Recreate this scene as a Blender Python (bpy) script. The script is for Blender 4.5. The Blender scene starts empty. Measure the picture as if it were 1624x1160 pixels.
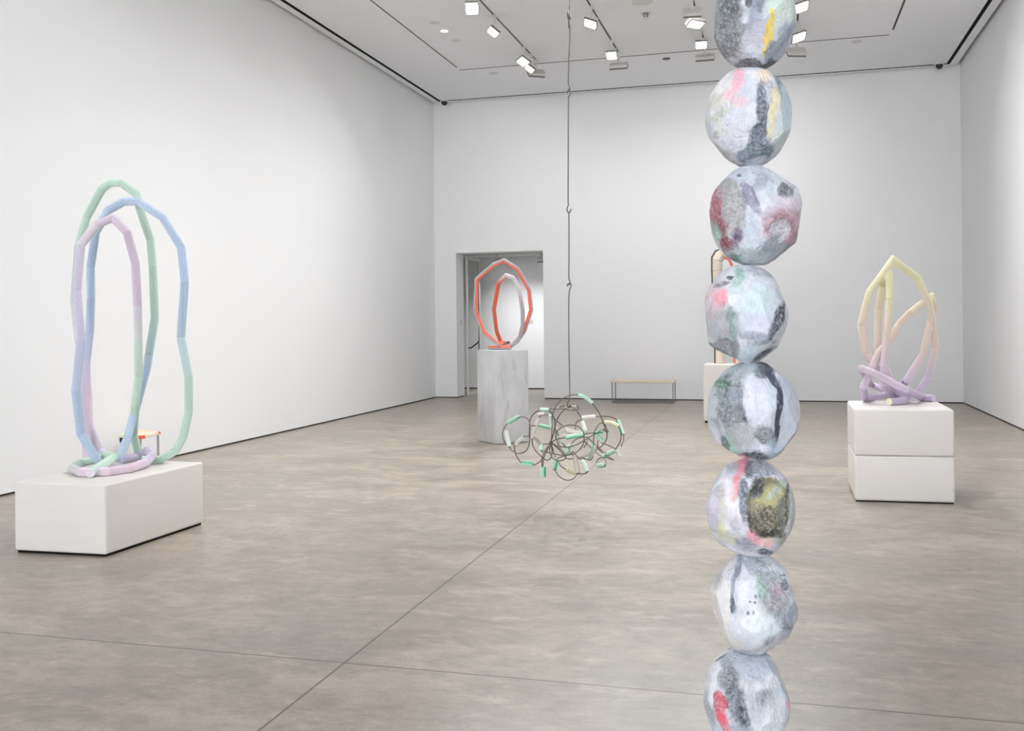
import bpy, bmesh, math, random
import numpy as np
from mathutils import Vector, Matrix
random.seed(7)
C = bpy.context.scene.collection
# ------------------------------------------------------------------ camera geometry
f, yaw, roll, sy, ch = 1549.6, .267, -.0104, 511.4, 1.6
cyw, syw = math.cos(yaw), math.sin(yaw)
F = np.array([-syw, cyw, 0]); R0 = np.array([cyw, syw, 0]); U0 = np.array([0, 0, 1.])
R3 = R0*math.cos(roll)+U0*math.sin(roll); U3 = -R0*math.sin(roll)+U0*math.cos(roll)
O = np.array([0, 0, ch])
def ray(x, y): return F+R3*(x-812)/f-U3*(y-sy)/f
def at(x, y, z=0.0): d = ray(x, y); return O+d*(z-ch)/d[2]
def atd(x, y, d): return O+ray(x, y)*d
def onX(x, y, X): d = ray(x, y); return O+d*X/d[0]
def onY(x, y, Y): d = ray(x, y); return O+d*Y/d[1]
def depth(P): return float((np.array(P)-O)@F)
cam = bpy.data.cameras.new('camera'); co = bpy.data.objects.new('camera', cam); C.objects.link(co)
cam.sensor_width = 36; cam.lens = f/1624*36; cam.shift_y = -(580-sy)/1624; cam.clip_end = 200; cam.clip_start = .05
co.matrix_world = Matrix(((R3[0], U3[0], -F[0], 0), (R3[1], U3[1], -F[1], 0), (R3[2], U3[2], -F[2], ch), (0, 0, 0, 1)))
sc = bpy.context.scene; sc.camera = co
sc.view_settings.view_transform = 'Standard'; sc.view_settings.look = 'None'
sc.view_settings.gamma = 1; sc.view_settings.exposure = 0.58
# ------------------------------------------------------------------ materials
def lin(c):
    return tuple(((v/255)/12.92 if v/255 <= .04045 else (((v/255)+.055)/1.055)**2.4) for v in c[:3])
class NT:
    def __init__(s, name, rough=.6, spec=.4, metal=0):
        s.m = bpy.data.materials.new(name); s.m.use_nodes = True
        s.t = s.m.node_tree; s.b = s.t.nodes['Principled BSDF']
        s.b.inputs['Roughness'].default_value = rough
        s.b.inputs['Specular IOR Level'].default_value = spec
        s.b.inputs['Metallic'].default_value = metal
    def n(s, typ, ins={}, **kw):
        d = s.t.nodes.new(typ)
        for k, v in kw.items(): setattr(d, k, v)
        for k, v in ins.items():
            if hasattr(v, 'is_output') or isinstance(v, bpy.types.NodeSocket): s.t.links.new(v, d.inputs[k])
            else: d.inputs[k].default_value = v
        return d
    def math(s, op, a, b=0.0, clamp=False):
        return s.n('ShaderNodeMath', {0: a, 1: b}, operation=op, use_clamp=clamp).outputs[0]
    def mix(s, fac, a, b, blend='MIX'):
        d = s.t.nodes.new('ShaderNodeMix'); d.data_type = 'RGBA'; d.blend_type = blend
        for k, v in ((0, fac), (6, a), (7, b)):
            if isinstance(v, bpy.types.NodeSocket): s.t.links.new(v, d.inputs[k])
            else: d.inputs[k].default_value = v if k == 0 else (*v[:3], 1)
        return d.outputs[2]
    def ramp(s, x, lo, hi): return s.n('ShaderNodeMapRange', {0: x, 1: lo, 2: hi, 3: 0., 4: 1.}).outputs[0]
    def color(s, c):
        if isinstance(c, bpy.types.NodeSocket): s.t.links.new(c, s.b.inputs['Base Color'])
        else: s.b.inputs['Base Color'].default_value = (*c, 1)
    def bump(s, h, st, dist=.01):
        b = s.n('ShaderNodeBump', {'Height': h, 'Strength': st, 'Distance': dist}); s.t.links.new(b.outputs[0], s.b.inputs['Normal'])
    def pos(s): return s.n('ShaderNodeNewGeometry').outputs['Position']
    def noise(s, v, scale, detail=4, rough=.55, out=0):
        return s.n('ShaderNodeTexNoise', {'Vector': v, 'Scale': scale, 'Detail': detail, 'Roughness': rough}).outputs[out]
    def map(s, v, sc=(1, 1, 1), rot=(0, 0, 0), loc=(0, 0, 0)):
        return s.n('ShaderNodeMapping', {0: v, 1: loc, 2: rot, 3: sc}).outputs[0]
def plain(name, rgb, rough=.6, spec=.4, metal=0, var=.03, scale=6):
    t = NT(name, rough, spec, metal); c = lin(rgb); k = t.noise(t.pos(), scale)
    t.color(t.mix(k, [v*(1-var) for v in c], [min(1, v*(1+var)) for v in c])); return t.m
def emis(name, rgb, st):
    t = NT(name); t.color(lin(rgb)); t.b.inputs['Emission Color'].default_value = (*lin(rgb), 1)
    t.b.inputs['Emission Strength'].default_value = st; return t.m
def vcol(name, rough=.6, spec=.3, fine=0):
    t = NT(name, rough, spec); a = t.n('ShaderNodeAttribute', attribute_name='paint').outputs['Color']
    k = t.noise(t.pos(), 35, 5); t.color(t.mix(t.math('MULTIPLY', k, .10), a, (.45, .45, .45), 'MULTIPLY'))
    if fine: t.bump(t.noise(t.pos(), 400, 2), fine, .002)
    return t.m
WALL = (242, 243, 244)
def wallmat():
    t = NT('wall_paint', .75, .2); c = lin(WALL); k = t.noise(t.pos(), .8, 5)
    t.color(t.mix(k, [v*.975 for v in c], c)); t.bump(t.noise(t.pos(), 90, 3), .03, .002); return t.m
M = {}
M['wall'] = wallmat()
M['ceil'] = plain('ceiling_paint', (240, 241, 244), .8, .1, 0, .015, .7)
M['dark'] = plain('dark_recess', (26, 26, 26), .8, .1)
M['slot'] = plain('dark_slot', (92, 90, 86), .8, .1)
M['base'] = plain('base_reveal', (84, 80, 76), .8, .1)
M['white'] = plain('white_metal', (214, 213, 210), .45, .4)
M['lens'] = emis('lamp_lens', (255, 253, 246), 6)
M['lip'] = plain('grey_lamp_shade', (120, 119, 117), .5, .3)
M['black'] = plain('black_plastic', (32, 32, 34), .35, .5)
M['wire'] = plain('dark_steel_rod', (118, 112, 108), .42, .5, .35, .12, 60)
M['steel'] = plain('steel_leg', (140, 142, 144), .35, .5, .6)
M['tube'] = vcol('painted_fluted_foam', .6, .25)
M['foam'] = vcol('painted_foam', .6, .25)
def pedmat():
    t = NT('pedestal_coating', .55, .3); p = t.pos(); c = lin((232, 228, 224))
    k = t.noise(t.map(p, (1.2, 1.2, 14)), 3, 5); k2 = t.noise(p, 40, 4)
    t.color(t.mix(k, [v*.955 for v in c], c)); t.bump(k2, .10, .004); return t.m
M['ped'] = pedmat()
def greymat():
    t = NT('grey_cast_panel', .45, .35); p = t.pos(); a, b, d = lin((190, 191, 193)), lin((206, 207, 208)), lin((160, 159, 157))
    k = t.noise(t.map(p, (1, 1, .6)), 3.2, 6, .6); m1 = t.mix(t.ramp(k, .35, .65), a, b)
    k2 = t.noise(t.map(p, (3.5, 3.5, .9), loc=(3, 1, 2)), 2.0, 3); m2 = t.mix(t.math('MULTIPLY', t.ramp(k2, .57, .64), .4), m1, d)
    t.color(m2); t.bump(t.noise(p, 30, 5), .08, .004); return t.m
M['grey'] = greymat()
def floormat():
    t = NT('polished_concrete', .35, .6); p = t.pos()
    w = t.n('ShaderNodeVectorMath', {0: t.noise(p, .7, 3, .5, 1), 1: (.45, .45, 0)}, operation='MULTIPLY').outputs[0]
    pw = t.n('ShaderNodeVectorMath', {0: p, 1: w}, operation='ADD').outputs[0]
    A, B, D, E_ = lin((144, 133, 121)), lin((173, 162, 147)), lin((151, 145, 137)), lin((192, 181, 165))
    k1 = t.noise(t.map(pw, (1, 1.6, 1), (0, 0, -.25)), 1.1, 10, .66)
    c = t.mix(t.ramp(k1, .40, .60), A, B)
    k2 = t.noise(t.map(pw, (1.0, 1.0, 1), (0, 0, .5), (5, 3, 0)), .45, 6, .6)
    c = t.mix(t.math('MULTIPLY', t.ramp(k2, .47, .58), .7), c, D)
    k3 = t.noise(t.map(pw, (1.0, 2.0, 1), (0, 0, -.15), (9, 2, 0)), 2.6, 12, .74)
    c = t.mix(t.math('MULTIPLY', t.ramp(k3, .52, .66), .7), c, E_)
    c = t.mix(t.math('MULTIPLY', t.ramp(k3, .47, .36), .5), c, lin((140, 132, 122)))
    k4 = t.noise(p, 60, 5, .7); c = t.mix(t.math('MULTIPLY', t.ramp(k4, .43, .33), .45), c, lin((104, 96, 88)))
    k5 = t.noise(t.map(pw, (1, 1.35, 1), (0, 0, -.1), (2, 7, 0)), 8, 9, .72)
    c = t.mix(t.math('MULTIPLY', t.ramp(k5, .50, .38), .42), c, lin((122, 113, 104)))
    c = t.mix(t.math('MULTIPLY', t.ramp(k5, .56, .68), .5), c, lin((196, 186, 170)))
    # fine dark scratches and scuffs
    vo = t.n('ShaderNodeTexVoronoi', {'Vector': t.map(pw, (1, 2.2, 1), (0, 0, .3)), 'Scale': 1.7}, feature='DISTANCE_TO_EDGE').outputs[0]
    crack = t.math('MULTIPLY', t.ramp(vo, .012, .0), t.ramp(t.noise(p, .9, 3), .54, .66))
    c = t.mix(t.math('MULTIPLY', crack, .28), c, lin((112, 104, 97)))
    # shadow of the hanging tangle, painted into the floor colour as dark scribbles
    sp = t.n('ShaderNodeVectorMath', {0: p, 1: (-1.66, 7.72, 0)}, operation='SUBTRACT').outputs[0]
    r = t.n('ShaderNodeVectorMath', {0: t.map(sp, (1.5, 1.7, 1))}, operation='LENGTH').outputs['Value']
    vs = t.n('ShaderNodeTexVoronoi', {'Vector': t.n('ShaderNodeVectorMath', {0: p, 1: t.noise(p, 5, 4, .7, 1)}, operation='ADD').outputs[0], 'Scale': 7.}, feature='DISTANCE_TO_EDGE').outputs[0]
    tangle_shadow = t.math('MULTIPLY', t.ramp(vs, .09, .02), t.ramp(r, 1.0, .5))
    c = t.mix(t.math('MULTIPLY', tangle_shadow, .55), c, lin((105, 98, 92)))
    # saw-cut control joints
    sx = t.n('ShaderNodeSeparateXYZ', {0: p})
    def joint(axis, v, w=.0045):
        return t.math('LESS_THAN', t.math('ABSOLUTE', t.math('SUBTRACT', sx.outputs[axis], v)), w)
    j = joint('X', -1.9955, .0055)
    for yv, w in ((4.2349, .0055), (9.4698, .007), (14.70, .008), (-1.0, .006)): j = t.math('MAXIMUM', j, joint('Y', yv, w))
    c = t.mix(t.math('MULTIPLY', j, .92), c, lin((84, 75, 67)))
    jj = t.math('MULTIPLY', t.math('MULTIPLY', joint('Y', 5.31, .02), t.ramp(t.noise(p, 14, 4), .45, .6)), t.math('MULTIPLY', t.math('LESS_THAN', sx.outputs['X'], -3.6), .3))
    c = t.mix(jj, c, lin((110, 102, 95)))
    t.color(c)
    rr = t.n('ShaderNodeMapRange', {0: k1, 1: .3, 2: .7, 3: .28, 4: .38}).outputs[0]; t.t.links.new(rr, t.b.inputs['Roughness'])
    t.bump(t.math('SUBTRACT', t.math('MULTIPLY', k4, .15), j), .25, .004)
    return t.m
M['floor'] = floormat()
def orbmat():
    t = NT('sprayed_rock_paint', .62, .25); p = t.pos()
    a = t.n('ShaderNodeAttribute', attribute_name='paint').outputs['Color']
    pit = t.n('ShaderNodeAttribute', attribute_name='pit').outputs['Fac']
    n1 = t.noise(p, 95, 6, .65); n2 = t.noise(t.map(p, (1, 1, 2.2), loc=(4, 4, 4)), 150, 4, .6)
    pitd = t.math('MULTIPLY', pit, t.ramp(n1, .50, .42), True)
    spk = t.math('MULTIPLY', t.ramp(n2, .34, .27), .5, True)
    c = t.mix(t.math('MULTIPLY', pitd, .50), a, lin((74, 78, 90)))
    c = t.mix(t.math('MULTIPLY', t.math('MULTIPLY', pit, t.ramp(n1, .52, .60)), .75), c, lin((240, 242, 246)))  # white highlights painted on the raised grain between the pits
    c = t.mix(t.math('MULTIPLY', spk, .25), c, lin((100, 105, 118)))
    t.color(c)
    h = t.math('ADD', t.math('MULTIPLY', t.math('MULTIPLY', n1, 2.6), t.math('ADD', pit, .10)), t.math('MULTIPLY', t.noise(p, 25, 5, .6), .5))
    t.bump(h, .9, .012); return t.m
M['orb'] = orbmat()
# ------------------------------------------------------------------ helpers
def link(name, me, mat, parent=None):
    o = bpy.data.objects.new(name, me); C.objects.link(o)
    if mat: me.materials.append(mat)
    if parent: o.parent = parent; o.matrix_parent_inverse = parent.matrix_world.inverted() if False else Matrix.Translation(-parent.location)
    return o
def tag(o, label=None, cat=None, group=None, kind=None):
    if label: o['label'] = label
    if cat: o['category'] = cat
    if group: o['group'] = group
    if kind: o['kind'] = kind
    return o
def empty(name, loc):
    o = bpy.data.objects.new(name, None); C.objects.link(o); o.location = tuple(float(v) for v in loc); o.empty_display_size = .1; return o
def mesh(name, verts, faces, smooth=False):
    me = bpy.data.meshes.new(name); me.from_pydata([tuple(map(float, v)) for v in verts], [], faces); me.update()
    if smooth:
        me.polygons.foreach_set('use_smooth', [True]*len(me.polygons))
    return me
def setcol(me, cols, name='paint'):
    a = me.color_attributes.new(name, 'FLOAT_COLOR', 'POINT')
    c = np.ones((len(me.vertices), 4), dtype=np.float32); c[:, :3] = np.array(cols, dtype=np.float32); a.data.foreach_set('color', c.ravel())
def boxes(name, lst, mat, parent=None, bev=0, seg=2):
    bm = bmesh.new()
    for b in lst:
        (x0, y0, z0), (x1, y1, z1) = b
        vs = [bm.verts.new((x, y, z)) for x in (x0, x1) for y in (y0, y1) for z in (z0, z1)]
        for q in ((0, 1, 3, 2), (4, 6, 7, 5), (0, 4, 5, 1), (2, 3, 7, 6), (0, 2, 6, 4), (1, 5, 7, 3)): bm.faces.new([vs[i] for i in q])
    bmesh.ops.recalc_face_normals(bm, faces=bm.faces)
    if bev: bmesh.ops.bevel(bm, geom=bm.edges[:], offset=bev, segments=seg, profile=.5, affect='EDGES')
    me = bpy.data.meshes.new(name); bm.to_mesh(me); bm.free()
    return link(name, me, mat, parent)
def prism(name, poly, z0, z1, mat, parent=None, bev=0, seg=4, dz=None):
    """dz: height change of the top at each corner"""
    bm = bmesh.new(); n = len(poly)
    lo = [bm.verts.new((p[0], p[1], z0)) for p in poly]; hi = [bm.verts.new((p[0], p[1], z1+(dz[i] if dz else 0))) for i, p in enumerate(poly)]
    bm.faces.new(lo[::-1]); bm.faces.new(hi)
    for i in range(n): bm.faces.new((lo[i], lo[(i+1) % n], hi[(i+1) % n], hi[i]))
    bmesh.ops.recalc_face_normals(bm, faces=bm.faces)
    if bev:
        bmesh.ops.bevel(bm, geom=bm.edges[:], offset=bev, segments=seg, profile=.5, affect='EDGES')
    me = bpy.data.meshes.new(name); bm.to_mesh(me); bm.free()
    if bev: me.polygons.foreach_set('use_smooth', [True]*len(me.polygons)); me.set_sharp_from_angle(angle=math.radians(35))
    return link(name, me, mat, parent)
def norm(v): return v/(np.linalg.norm(v)+1e-12)
def spline(pts, k=8, closed=False):
    P = [np.array(p, float) for p in pts]; n = len(P); out = []
    rng = range(n if closed else n-1)
    for i in rng:
        p0 = P[(i-1) % n] if closed or i > 0 else 2*P[0]-P[1]
        p1, p2 = P[i], P[(i+1) % n]
        p3 = P[(i+2) % n] if closed or i+2 < n else 2*P[-1]-P[-2]
        for j in range(k):
            t = j/k
            out.append(.5*((2*p1)+(-p0+p2)*t+(2*p0-5*p1+4*p2-p3)*t*t+(-p0+3*p1-3*p2+p3)*t**3))
    if not closed: out.append(P[-1])
    return out
def tube_geo(pts, r, prof, closed=False, groove=0, cap=True):
    """sweep a profile (list of (a,b) unit offsets) along a mitred polyline. returns verts, faces, ringinfo"""
    P = [np.array(p, float) for p in pts]; n = len(P); m = len(prof)
    seg = [norm(P[(i+1) % n]-P[i]) for i in range(n if closed else n-1)]
    t = seg[0]; u = norm(np.cross(t, [0, 0, 1.])) if abs(t[2]) < .9 else norm(np.cross(t, [0, 1., 0])); fr = []
    for s in seg:
        ax = np.cross(t, s); sn = np.linalg.norm(ax); cs = float(t@s)
        if sn > 1e-9:
            ax /= sn; a = math.atan2(sn, cs)
            u = u*math.cos(a)+np.cross(ax, u)*math.sin(a)+ax*(ax@u)*(1-math.cos(a))
        u = norm(u-s*(u@s)); fr.append((u, np.cross(s, u), s)); t = s
    V = []; info = []; rad = r if hasattr(r, '__len__') else [r]*n
    def ring(X, mn, fr_, rr, idx):
        a, b, tt = fr_
        for j, (pa, pb) in enumerate(prof):
            q = X+(a*pa+b*pb)*rr; s = ((X-q)@mn)/(tt@mn) if abs(tt@mn) > .2 else 0
            V.append(q+tt*s); info.append((idx, j, X))
    rings = 0
    ns = len(seg)
    for i, s in enumerate(seg):
        A = P[i]; B = P[(i+1) % n]; L = np.linalg.norm(B-A)
        pm = norm(seg[i-1]+s) if (i > 0 or closed) else s
        nm = norm(s+seg[(i+1) % ns]) if (i < ns-1 or closed) else s
        ra, rb = rad[i], rad[(i+1) % n]
        if groove:
            g = min(groove, L*.2)
            if i == 0 and not closed: ring(A, pm, fr[i], ra, i)
            ring(A+s*g, pm, fr[i], ra, i+1e-3)
            ring(B-s*g, nm, fr[i], rb, i+1-1e-3)
            ring(B, nm, fr[i], rb*(.86 if i < ns-1 else 1.0), i+1)
            rings += 3+(1 if i == 0 and not closed else 0)
        else:
            if i == 0 or closed: 
                ring(A, pm, fr[i], ra, i); rings += 1
            if not closed: ring(B, nm, fr[i], rb, i+1); rings += 1
    Fc = []
    for k in range(rings-(0 if closed else 1)):
        k2 = (k+1) % rings
        for j in range(m):
            j2 = (j+1) % m; Fc.append((k*m+j, k*m+j2, k2*m+j2, k2*m+j))
    if cap and not closed:
        Fc.append(tuple(range(m))[::-1]); Fc.append(tuple((rings-1)*m+j for j in range(m)))
    return V, Fc, info
def circ(n, a0=0): return [(math.cos(2*math.pi*i/n+a0), math.sin(2*math.pi*i/n+a0)) for i in range(n)]
def fluted(n, dpt=.20):
    out = []
    for i in range(n):
        a = 2*math.pi*i/n; b = 2*math.pi*(i+.62)/n; c2 = 2*math.pi*(i+.81)/n
        out += [(math.cos(a), math.sin(a)), (math.cos(b), math.sin(b)), (math.cos(c2)*(1-dpt), math.sin(c2)*(1-dpt))]
    return out
# ------------------------------------------------------------------ setting
XL, XR, YB, Z = -7.1126, 3.2974, 19.7727, 6.2919
Y0 = -14.0
def struct(o): o['kind'] = 'structure'; return o
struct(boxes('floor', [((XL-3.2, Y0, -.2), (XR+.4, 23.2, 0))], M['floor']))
struct(boxes('wall_left', [((XL-.3, Y0, .022), (XL, YB+.5, 6.62))], M['wall']))
struct(boxes('wall_right', [((XR, Y0, .022), (XR+.3, YB+.5, 6.62))], M['wall']))
DX0, DX1, DZ = -6.632, -4.726, 3.088
struct(boxes('wall_back', [((XL, YB, .022), (DX0, YB+.5, DZ)), ((DX1, YB, .022), (XR, YB+.5, DZ)), ((XL, YB, DZ), (XR, YB+.5, 6.62))], M['wall']))
struct(boxes('gap_shade_left', [((XL-.28, Y0, 0), (XL-.012, YB, .03))], M['base']))  # dark strips colour in the shade of the gap below the walls
struct(boxes('gap_shade_right', [((XR+.012, Y0, 0), (XR+.28, YB, .03))], M['base']))
struct(boxes('gap_shade_back', [((XL, YB+.012, 0), (DX0-.012, YB+.49, .03)), ((DX1+.012, YB+.012, 0), (XR, YB+.49, .03))], M['base']))
g = .075
struct(boxes('ceiling', [((XL+g, Y0, Z), (XR-g, YB-g, Z+.10)), ((XL, Y0, Z+.20), (XR, YB, Z+.33))], M['ceil']))
# passage behind the opening
struct(boxes('wall_passage', [((XL-3.2, 22.56, .022), (-2.5, 22.8, 3.4)), ((-2.7, YB+.5, .022), (-2.5, 22.56, 3.4)), ((XL-3.2, YB+.5, .022), (XL-3.0, 22.56, 3.4)), ((XL-3.0, YB+.5, .022), (XL, YB+.56, 3.4))], M['wall']))
struct(boxes('gap_shade_passage', [((XL-3.1, 22.55, 0), (-2.6, 22.7, .03))], M['base']))
struct(boxes('ceiling_passage', [((XL-3.2, YB+.5, 3.16), (-2.5, 22.8, 3.3))], M['ceil']))
# perimeter slot and track slots in the ceiling
def strip(name, x0, y0, x1, y1, mat=None, t=.004): return struct(boxes(name, [((x0, y0, Z-t), (x1, y1, Z+.01))], mat or M['dark']))
px0, px1, py1 = -6.875, 3.055, 19.56
strip('trim_1', px0-.03, Y0, px0+.03, py1)
strip('trim_2', px1-.03, Y0, px1+.03, py1)
strip('trim_3', px0+.03, py1-.045, px1-.03, py1)
strip('trim_4', -5.672, Y0, -5.652, 17.05, M['slot'])
strip('trim_5', -5.68, 17.23, 1.80, 17.255, M['slot'])
strip('trim_6', 1.815, Y0, 1.845, 16.95, M['slot'])
# glass door folded back inside the opening
dr = empty('door_1', (-6.565, YB+.52, 0)); struct(dr)
boxes('door_frame', [((-6.60, YB+.57, .01), (-6.565, YB+.63, 3.05)), ((-6.60, YB+1.44, .01), (-6.565, YB+1.5, 3.05)), ((-6.60, YB+.63, .01), (-6.565, YB+1.44, .08)), ((-6.60, YB+.63, 2.98), (-6.565, YB+1.44, 3.05))], M['white'], dr)
gl = NT('door_glass', .02, .5); gl.b.inputs['Transmission Weight'].default_value = 1; gl.b.inputs['IOR'].default_value = 1.02; gl.color((.95, .97, .96))
boxes('glass_pane', [((-6.587, YB+.63, .08), (-6.577, YB+1.44, 2.98))], gl.m, dr)
hd = at(745, 554, 1.1)
V, Fc, _ = tube_geo([(-6.56, YB+.60, 1.05), (-6.50, YB+.60, 1.05), (-6.36, YB+.62, 1.16), (-6.35, YB+.62, 1.19)], .014, circ(8))
link('door_handle', mesh('door_handle', V, Fc), M['black'], dr)
# ------------------------------------------------------------------ ceiling fittings
def disc(name, x, y, r, h, mat, parent=None, z=Z, n=28):
    V = []; Fc = []
    for (rr, zz) in ((r, z), (r, z-h*.6), (r*.88, z-h)):
        V += [(x+rr*math.cos(2*math.pi*i/n), y+rr*math.sin(2*math.pi*i/n), zz) for i in range(n)]
    for k in range(2): Fc += [(k*n+i, k*n+(i+1) % n, (k+1)*n+(i+1) % n, (k+1)*n+i) for i in range(n)]
    Fc += [tuple(range(n)), tuple(2*n+i for i in range(n))[::-1]]
    return link(name, mesh(name, V, Fc), mat, parent)
r_ = empty('recessed_downlight', (-5.14, 14.86, Z)); tag(r_, 'small round recessed ceiling downlight, lit, between the left slot and the leftmost lighting track', 'downlight')
disc('trim_ring', -5.14, 14.86, .075, .004, M['white'], r_); disc('lens', -5.14, 14.86, .058, .008, M['lens'], r_)
tag(disc('ceiling_sensor', -5.14, 15.42, .075, .010, M['white']), 'small white round plate on the ceiling just beyond the lit downlight', 'sensor')
tag(disc('ceiling_sensor', -5.14, 14.41, .075, .008, M['white']), 'small white round plate on the ceiling on the near side of the lit downlight', 'sensor')
tag(disc('ceiling_sensor', -5.13, 17.65, .085, .010, M['white']), 'small white round plate on the ceiling beyond the far left slot', 'sensor')
tag(disc('ceiling_sensor', 1.305, 17.5, .085, .010, M['white']), 'small white round plate on the ceiling beyond the far slot, toward the right corner', 'sensor')
tag(disc('ceiling_speaker', -1.90, 17.61, .07, .012, M['black']), 'small dark round fitting on the white ceiling beyond the far slot', 'speaker')
tag(disc('ceiling_hatch', -1.90, 14.37, .16, .006, M['white']), 'white round cover on the ceiling nearest above the sprinkler head', 'cover')
sp = empty('sprinkler_head', (-1.913, 14.886, Z)); tag(sp, 'white sprinkler head hanging below its square plate between two lighting tracks', 'sprinkler')
boxes('plate', [((-1.983, 14.816, Z-.012), (-1.843, 14.956, Z))], M['white'], sp)
disc('body', -1.913, 14.886, .04, .06, M['steel'], sp, Z-.01, 14); disc('deflector', -1.913, 14.886, .02, .05, M['white'], sp, Z-.06, 12)
def dome(x, y, lab):
    e = empty('security_camera', (x, y, Z)); tag(e, lab, 'security camera')
    disc('mount', x, y, .085, .045, M['white'], e)
    V = []; Fc = []; n = 20; K = 7
    for k in range(K):
        a = k/(K-1)*math.pi/2*.97; V += [(x+.068*math.cos(a)*math.cos(2*math.pi*i/n), y+.068*math.cos(a)*math.sin(2*math.pi*i/n), Z-.04-.085*math.sin(a)) for i in range(n)]
    for k in range(K-1): Fc += [(k*n+i, k*n+(i+1) % n, (k+1)*n+(i+1) % n, (k+1)*n+i) for i in range(n)]
    Fc.append(tuple((K-1)*n+i for i in range(n))); link('dome_cover', mesh('dome_cover', V, Fc, True), M['black'], e)
dome(-6.735, 19.42, 'black dome security camera at the far left corner of the ceiling')
dome(2.88, 19.38, 'black dome security camera at the far right corner of the ceiling')
TX = {1: -4.147, 2: -2.655, 3: -1.168, 4: .323}
TE = {1: 17.08, 2: 17.0, 3: 16.95, 4: 16.85}
nm = {1: 'leftmost', 2: 'second from left', 3: 'third from left, partly behind the boulder column', 4: 'rightmost, beside the boulder column'}
for k in TX:
    tr = empty('lighting_track', (TX[k], 10, Z)); tag(tr, 'recessed ceiling lighting track, %s of the four' % nm[k], 'lighting track', 'ceiling lighting tracks')
    boxes('rail', [((TX[k]-.024, Y0, Z-.006), (TX[k]-.010, TE[k], Z+.01)), ((TX[k]+.010, Y0, Z-.006), (TX[k]+.024, TE[k], Z+.01))], M['white'], tr)
    boxes('slot', [((TX[k]-.010, Y0, Z-.003), (TX[k]+.010, TE[k], Z+.01))], M['dark'], tr)
PW = 32.0
def head(X, Y, e, lab, roll_=0, w=.26, h=.17, drop=.20, z=Z, power=None, gname='track lights on the ceiling tracks', light=True):
    """e: emission direction"""
    e = norm(np.array(e, float)); t = empty('track_light', (X, Y, z)); tag(t, lab, 'track light', gname)
    boxes('adapter', [((X-.018, Y-.06, z-.03), (X+.018, Y+.06, z-.006))], M['white'], t)
    boxes('stem', [((X-.017, Y-.022, z-drop), (X+.017, Y+.022, z-.02))], M['white'], t, .004, 1)
    a = norm(np.cross(e, [0, 0, 1.])) if abs(e[2]) < .999 else np.array([1., 0, 0])
    b = np.cross(e, a)
    a, b = a*math.cos(roll_)+b*math.sin(roll_), -a*math.sin(roll_)+b*math.cos(roll_)
    c = np.array([X, Y, z-drop-.03])
    def bx(name, w, h, t0, t1, mat, inner=None):
        vs = []; 
        for q in (t0, t1):
            for sa, sb in ((-1, -1), (1, -1), (1, 1), (-1, 1)): vs.append(c+a*sa*w/2+b*sb*h/2+e*q)
        fc = [(3, 2, 1, 0), (4, 5, 6, 7)]+[(i, (i+1) % 4, 4+(i+1) % 4, 4+i) for i in range(4)]
        return link(name, mesh(name, vs, fc), mat, t)
    bx('housing', w, h, -.03, .02, M['white'])
    vs = []; fc = []                                                  # hollow shade lip round the lens
    for q in (.018, .05):
        for k_ in (1., .93):
            for sa, sb in ((-1, -1), (1, -1), (1, 1), (-1, 1)): vs.append(c+a*sa*w/2*k_+b*sb*h/2*k_+e*q)
    for i in range(4):
        j = (i+1) % 4; fc += [(i, j, 8+j, 8+i), (4+j, 4+i, 12+i, 12+j), (8+i, 8+j, 12+j, 12+i)]
    link('lip', mesh('lip', vs, fc), M['lip'], t)
    bx('lens', w*.9, h*.9, .018, .024, M['lens'])
    if light:
        l = bpy.data.lights.new('lamp', 'AREA'); l.shape = 'RECTANGLE'; l.size = w*.85; l.size_y = h*.85; l.energy = power or PW
        l.color = (.985, .99, 1); l.spread = math.radians(112)
        lo = bpy.data.objects.new('lamp', l); C.objects.link(lo)
        mt = Matrix((tuple(a)+(0,), tuple(np.cross(-e, a))+(0,), tuple(-e)+(0,), (0, 0, 0, 1))).transposed()
        mt.translation = Vector(tuple(c+e*.055)); lo.matrix_world = mt
        lo.parent = t; lo.matrix_parent_inverse = Matrix.Translation(-t.location)
    return t
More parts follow.
